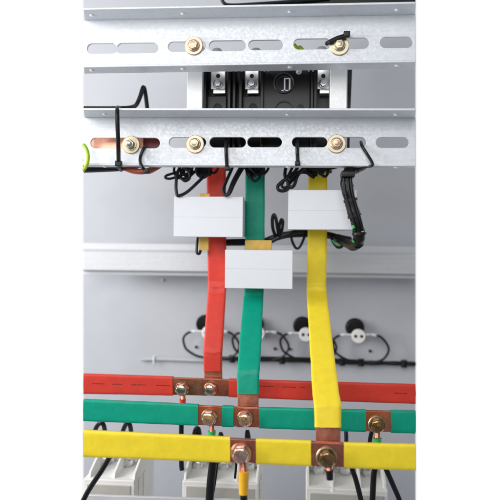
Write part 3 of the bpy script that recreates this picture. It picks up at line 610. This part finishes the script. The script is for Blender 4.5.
MB().tube(path([(240, hz(240) - 2, YP - 14), (270, hz(270) - 2.2, YP - 14), (312, hz(312) - 2.4, YP - 15), (360, hz(360) - 1.6, YP - 15)]), 1.5, 10).build('strand', M['black'], root)
for x in (232, 282, 342, 361, 404):
    MB().tube(path([(x, hz(x) - 3.4, YP - 10), (x + 0.2, hz(x) + 3.6, YP - 10)]), 4.4, 10, 0).build('tie_band', M['black'], root, 0.6)
wire('pale grey strip lying along the back panel left of the red bar', [(141, 359.4, YP - 4), (160, 359, YP - 4), (185, 359.8, YP - 4), (206, 360.6, YP - 4)], 2.4, m='panel', group=None, name='grey_strip', cat='cable')  # thin pale tube along the panel, in the panel paint
o = MB()
for x in (154,): o.tube(path([(x, 355.5, YP - 7), (x - 0.4, 364, YP - 7)]), 1.1, 8, 0)
o = o.build('nylon_tie', M['clear']); tag(o, 'small milky tie round the pale grey strip on the panel', 'cable tie')

# ------------------------------------------------------------------ terminal blocks along the bottom
TB = 'off white terminal blocks along the bottom'
def block(label, x0, x1, yf, fins, screws, Yf=10):
    """front edge of the top shelf at photo height yf"""
    a, b = P(x0, yf, Yf), P(x1, yf, Yf); z1 = (a.z + b.z)/2; zb = P(x0, 560, Yf).z
    root = empty('terminal_block', Vector(((a.x + b.x)/2, Yf + 50, zb)), label, 'terminal block', TB)
    MB().box((a.x, Yf, zb), (b.x, Yf + 55, z1)).build('base', M['cream'], root, 1.2, seg=3)
    MB().box((a.x + 2.5, Yf + 55.02, zb), (b.x - 1, Yf + 85, z1 + 9)).build('rear_housing', M['cream'], root, 1.2)
    MB().box((a.x + 4, Yf - 1.2, zb), (b.x - 4, Yf + 0.5, z1 - 5)).build('front_label', M['beige'], root, 0.6)
    for fx in fins:
        w = P(fx, yf, Yf).x
        pts = [Vector((w - 1.3, Yf + 4, z1 - 0.5)), Vector((w - 1.3, Yf + 55, z1 - 0.5)), Vector((w - 1.3, Yf + 55, z1 + 19)), Vector((w - 1.3, Yf + 40, z1 + 18.5)), Vector((w - 1.3, Yf + 6, z1 + 5))]
        n = len(pts); vs = pts + [q + Vector((2.6, 0, 0)) for q in pts]
        MB().add(vs, [tuple(range(n)), tuple(range(2*n-1, n-1, -1))] + [(i, (i+1) % n, (i+1) % n + n, i + n) for i in range(n)]).build('partition', M['cream'], root, 0.5)
    for dy in (14, 33):
        MB().box((b.x + 0.02, Yf + dy, zb), (b.x + 1.6, Yf + dy + 8, z1 - 4)).build('side_rib', M['cream'], root, 0.5)
    for (sx, sy) in screws:
        c = P(sx, sy, Yf + 36)
        k = MB().lathe(c + Vector((0, 8, 0)), [(6.0, -6), (6.0, 7), (5.4, 8.4), (4.2, 9.0), (0.1, 9.1)], 28).build('screw', M['nickel'], root)
        MB().box(c + Vector((-8.5, 8.2, -2.6)), c + Vector((8.5, 11.5, 12))).build('contact', M['nickel'], root, 0.5, parent=k)
    return root
block('off white terminal block at the left, its right side in view', L0, 134.5, 479.8, (88, 112.5, 132.8), ((103.5, 462), (127.5, 462)), Yf=0)
block('off white terminal block in the middle behind the amber sleeved cable', 182.3, 258.5, 482.5, (184.2, 210, 236.5, 256.8), ((197.5, 467), (223.3, 467), (249.5, 467)), Yf=10)
block('off white terminal block at the right with three black wires', 306, 388, 489.4, (308, 332.5, 360.5, 386), ((318.5, 470), (345, 470), (368, 472)), Yf=0)
st = lin([(83, 495.2), (300, 502)])
o = MB().prism([P(L0, st(L0), -14), P(300, st(300), -14), P(300, 545, -14), P(L0, 545, -14)], 4).build('mounting_strip', M['galv_dull'], None, 0.6); tag(o, 'grey metal strip along the bottom edge in front of the left blocks', 'strip')

BW = 'black wires leaving the terminal blocks'
def bw(label, pts, r=2.4, m='black'): wire(label, pts, r, m=m, group=BW, name='block_wire')
bw('black wire arching above the left end of the yellow bar, first of two', [(89, 455, 36), (92, 440, 30), (96.5, 427, 20), (101.5, 423, 16), (104.4, 428, 20), (105.6, 445, 34), (106, 455, 40)])
bw('black wire arching above the yellow bar over the right part of the left block', [(117, 455, 36), (120, 442, 30), (124, 428, 20), (128, 422.6, 16), (130.6, 428, 20), (131.8, 445, 34), (131.5, 455, 40)])
bw('black wire slanting down across the left terminal block', [(116, 440, -60), (110, 456, -50), (102, 470, -45), (92, 485, -40), (84, 499, -38), (70, 530, -36)], 2.5)
bw('black wire rising behind the yellow bar over the left screw of the middle block', [(193, 458, 42), (193, 445, 36), (195, 432, 30), (197, 428.6, 28), (199, 432, 30), (200.5, 450, 36), (200, 458, 42)], 2.7)
bw('black wire end showing just above the yellow bar right of the green sleeve', [(219, 458, 38), (219, 445, 34), (220.6, 433.4, 30), (222.4, 440, 32), (223, 458, 38)], 2.0)
bw('black wire beside the copper square of the yellow bar under the green bar', [(246.5, 458, 38), (246.2, 445, 34), (247.2, 431, 28), (249.2, 440, 32), (249, 458, 38)], 2.0)
bw('dark blue wire rising right of the yellow vertical bar', [(345, 466, 30), (345.6, 455, 28), (346.3, 436, 26), (344.6, 424, 30)], 2.2, 'navy')
bw('black wire rising to the left of the right green sleeve', [(368, 465, 30), (369, 452, 16), (370.4, 438, 6), (372, 431, 6)], 2.2)
bw('black wire crossing the right terminal block left of the other two', [(349, 455, -40), (352.6, 470, -40), (356, 480, -40), (361, 500, -40), (368, 530, -40)], 2.4)
bw('black wire slanting down past the right end of the right terminal block', [(380, 455, -40), (387, 471, -40), (394, 487, -40), (399.5, 500, -40), (410, 530, -40)], 2.4)
bw('second black wire behind the cable of the left green sleeve', [(216, 445, -10), (216, 462, -10), (214, 480, -10), (210.5, 500, -10), (206, 530, -10)], 2.6)
bw('thin black wire left of the amber sleeve', [(236.5, 455, 0), (236, 468, -2), (235.4, 474, -2), (235, 478, 0)], 1.2)

# ------------------------------------------------------------------ light: made-up world, white behind the panel and dim in front; two added lamps
w = bpy.data.worlds.new('World'); sc.world = w; w.use_nodes = True
nt = w.node_tree; N = nt.nodes.new; bg = nt.nodes['Background']
tc = N('ShaderNodeTexCoord'); sx = N('ShaderNodeSeparateXYZ'); nt.links.new(tc.outputs['Generated'], sx.inputs[0])
rp = N('ShaderNodeValToRGB'); e = rp.color_ramp.elements
e[0].position = 0.55; e[0].color = (0.20, 0.21, 0.235, 1); e[1].position = 0.66; e[1].color = (1.02, 1.02, 1.02, 1)
mr = N('ShaderNodeMapRange'); mr.inputs['From Min'].default_value = -1; mr.inputs['From Max'].default_value = 1
nt.links.new(sx.outputs['Y'], mr.inputs['Value']); nt.links.new(mr.outputs[0], rp.inputs[0]); nt.links.new(rp.outputs[0], bg.inputs['Color'])
def area(name, loc, aim, size, power, color):
    ld = bpy.data.lights.new(name, 'AREA'); ld.shape = 'RECTANGLE'; ld.size, ld.size_y = size[0]*U, size[1]*U; ld.energy = power; ld.color = color
    o = bpy.data.objects.new(name, ld); col.objects.link(o); o.location = Vector(loc)*U
    o.rotation_euler = (Vector(aim) - Vector(loc)).to_track_quat('-Z', 'Y').to_euler(); return o
area('added_left_lamp', (-900, -300, 200), (-60, 200, -40), (460, 700), 26, (1.0, 0.99, 0.98))  # unseen lamp added for the panel's left-to-right falloff
area('added_front_lamp', (-200, -1000, 420), (0, 60, -20), (900, 560), 15.8, (1.0, 0.985, 0.96))  # unseen soft lamp added in front as base light
sc.view_settings.view_transform = 'Standard'; sc.view_settings.look = 'None'; sc.view_settings.exposure = 0; sc.view_settings.gamma = 1
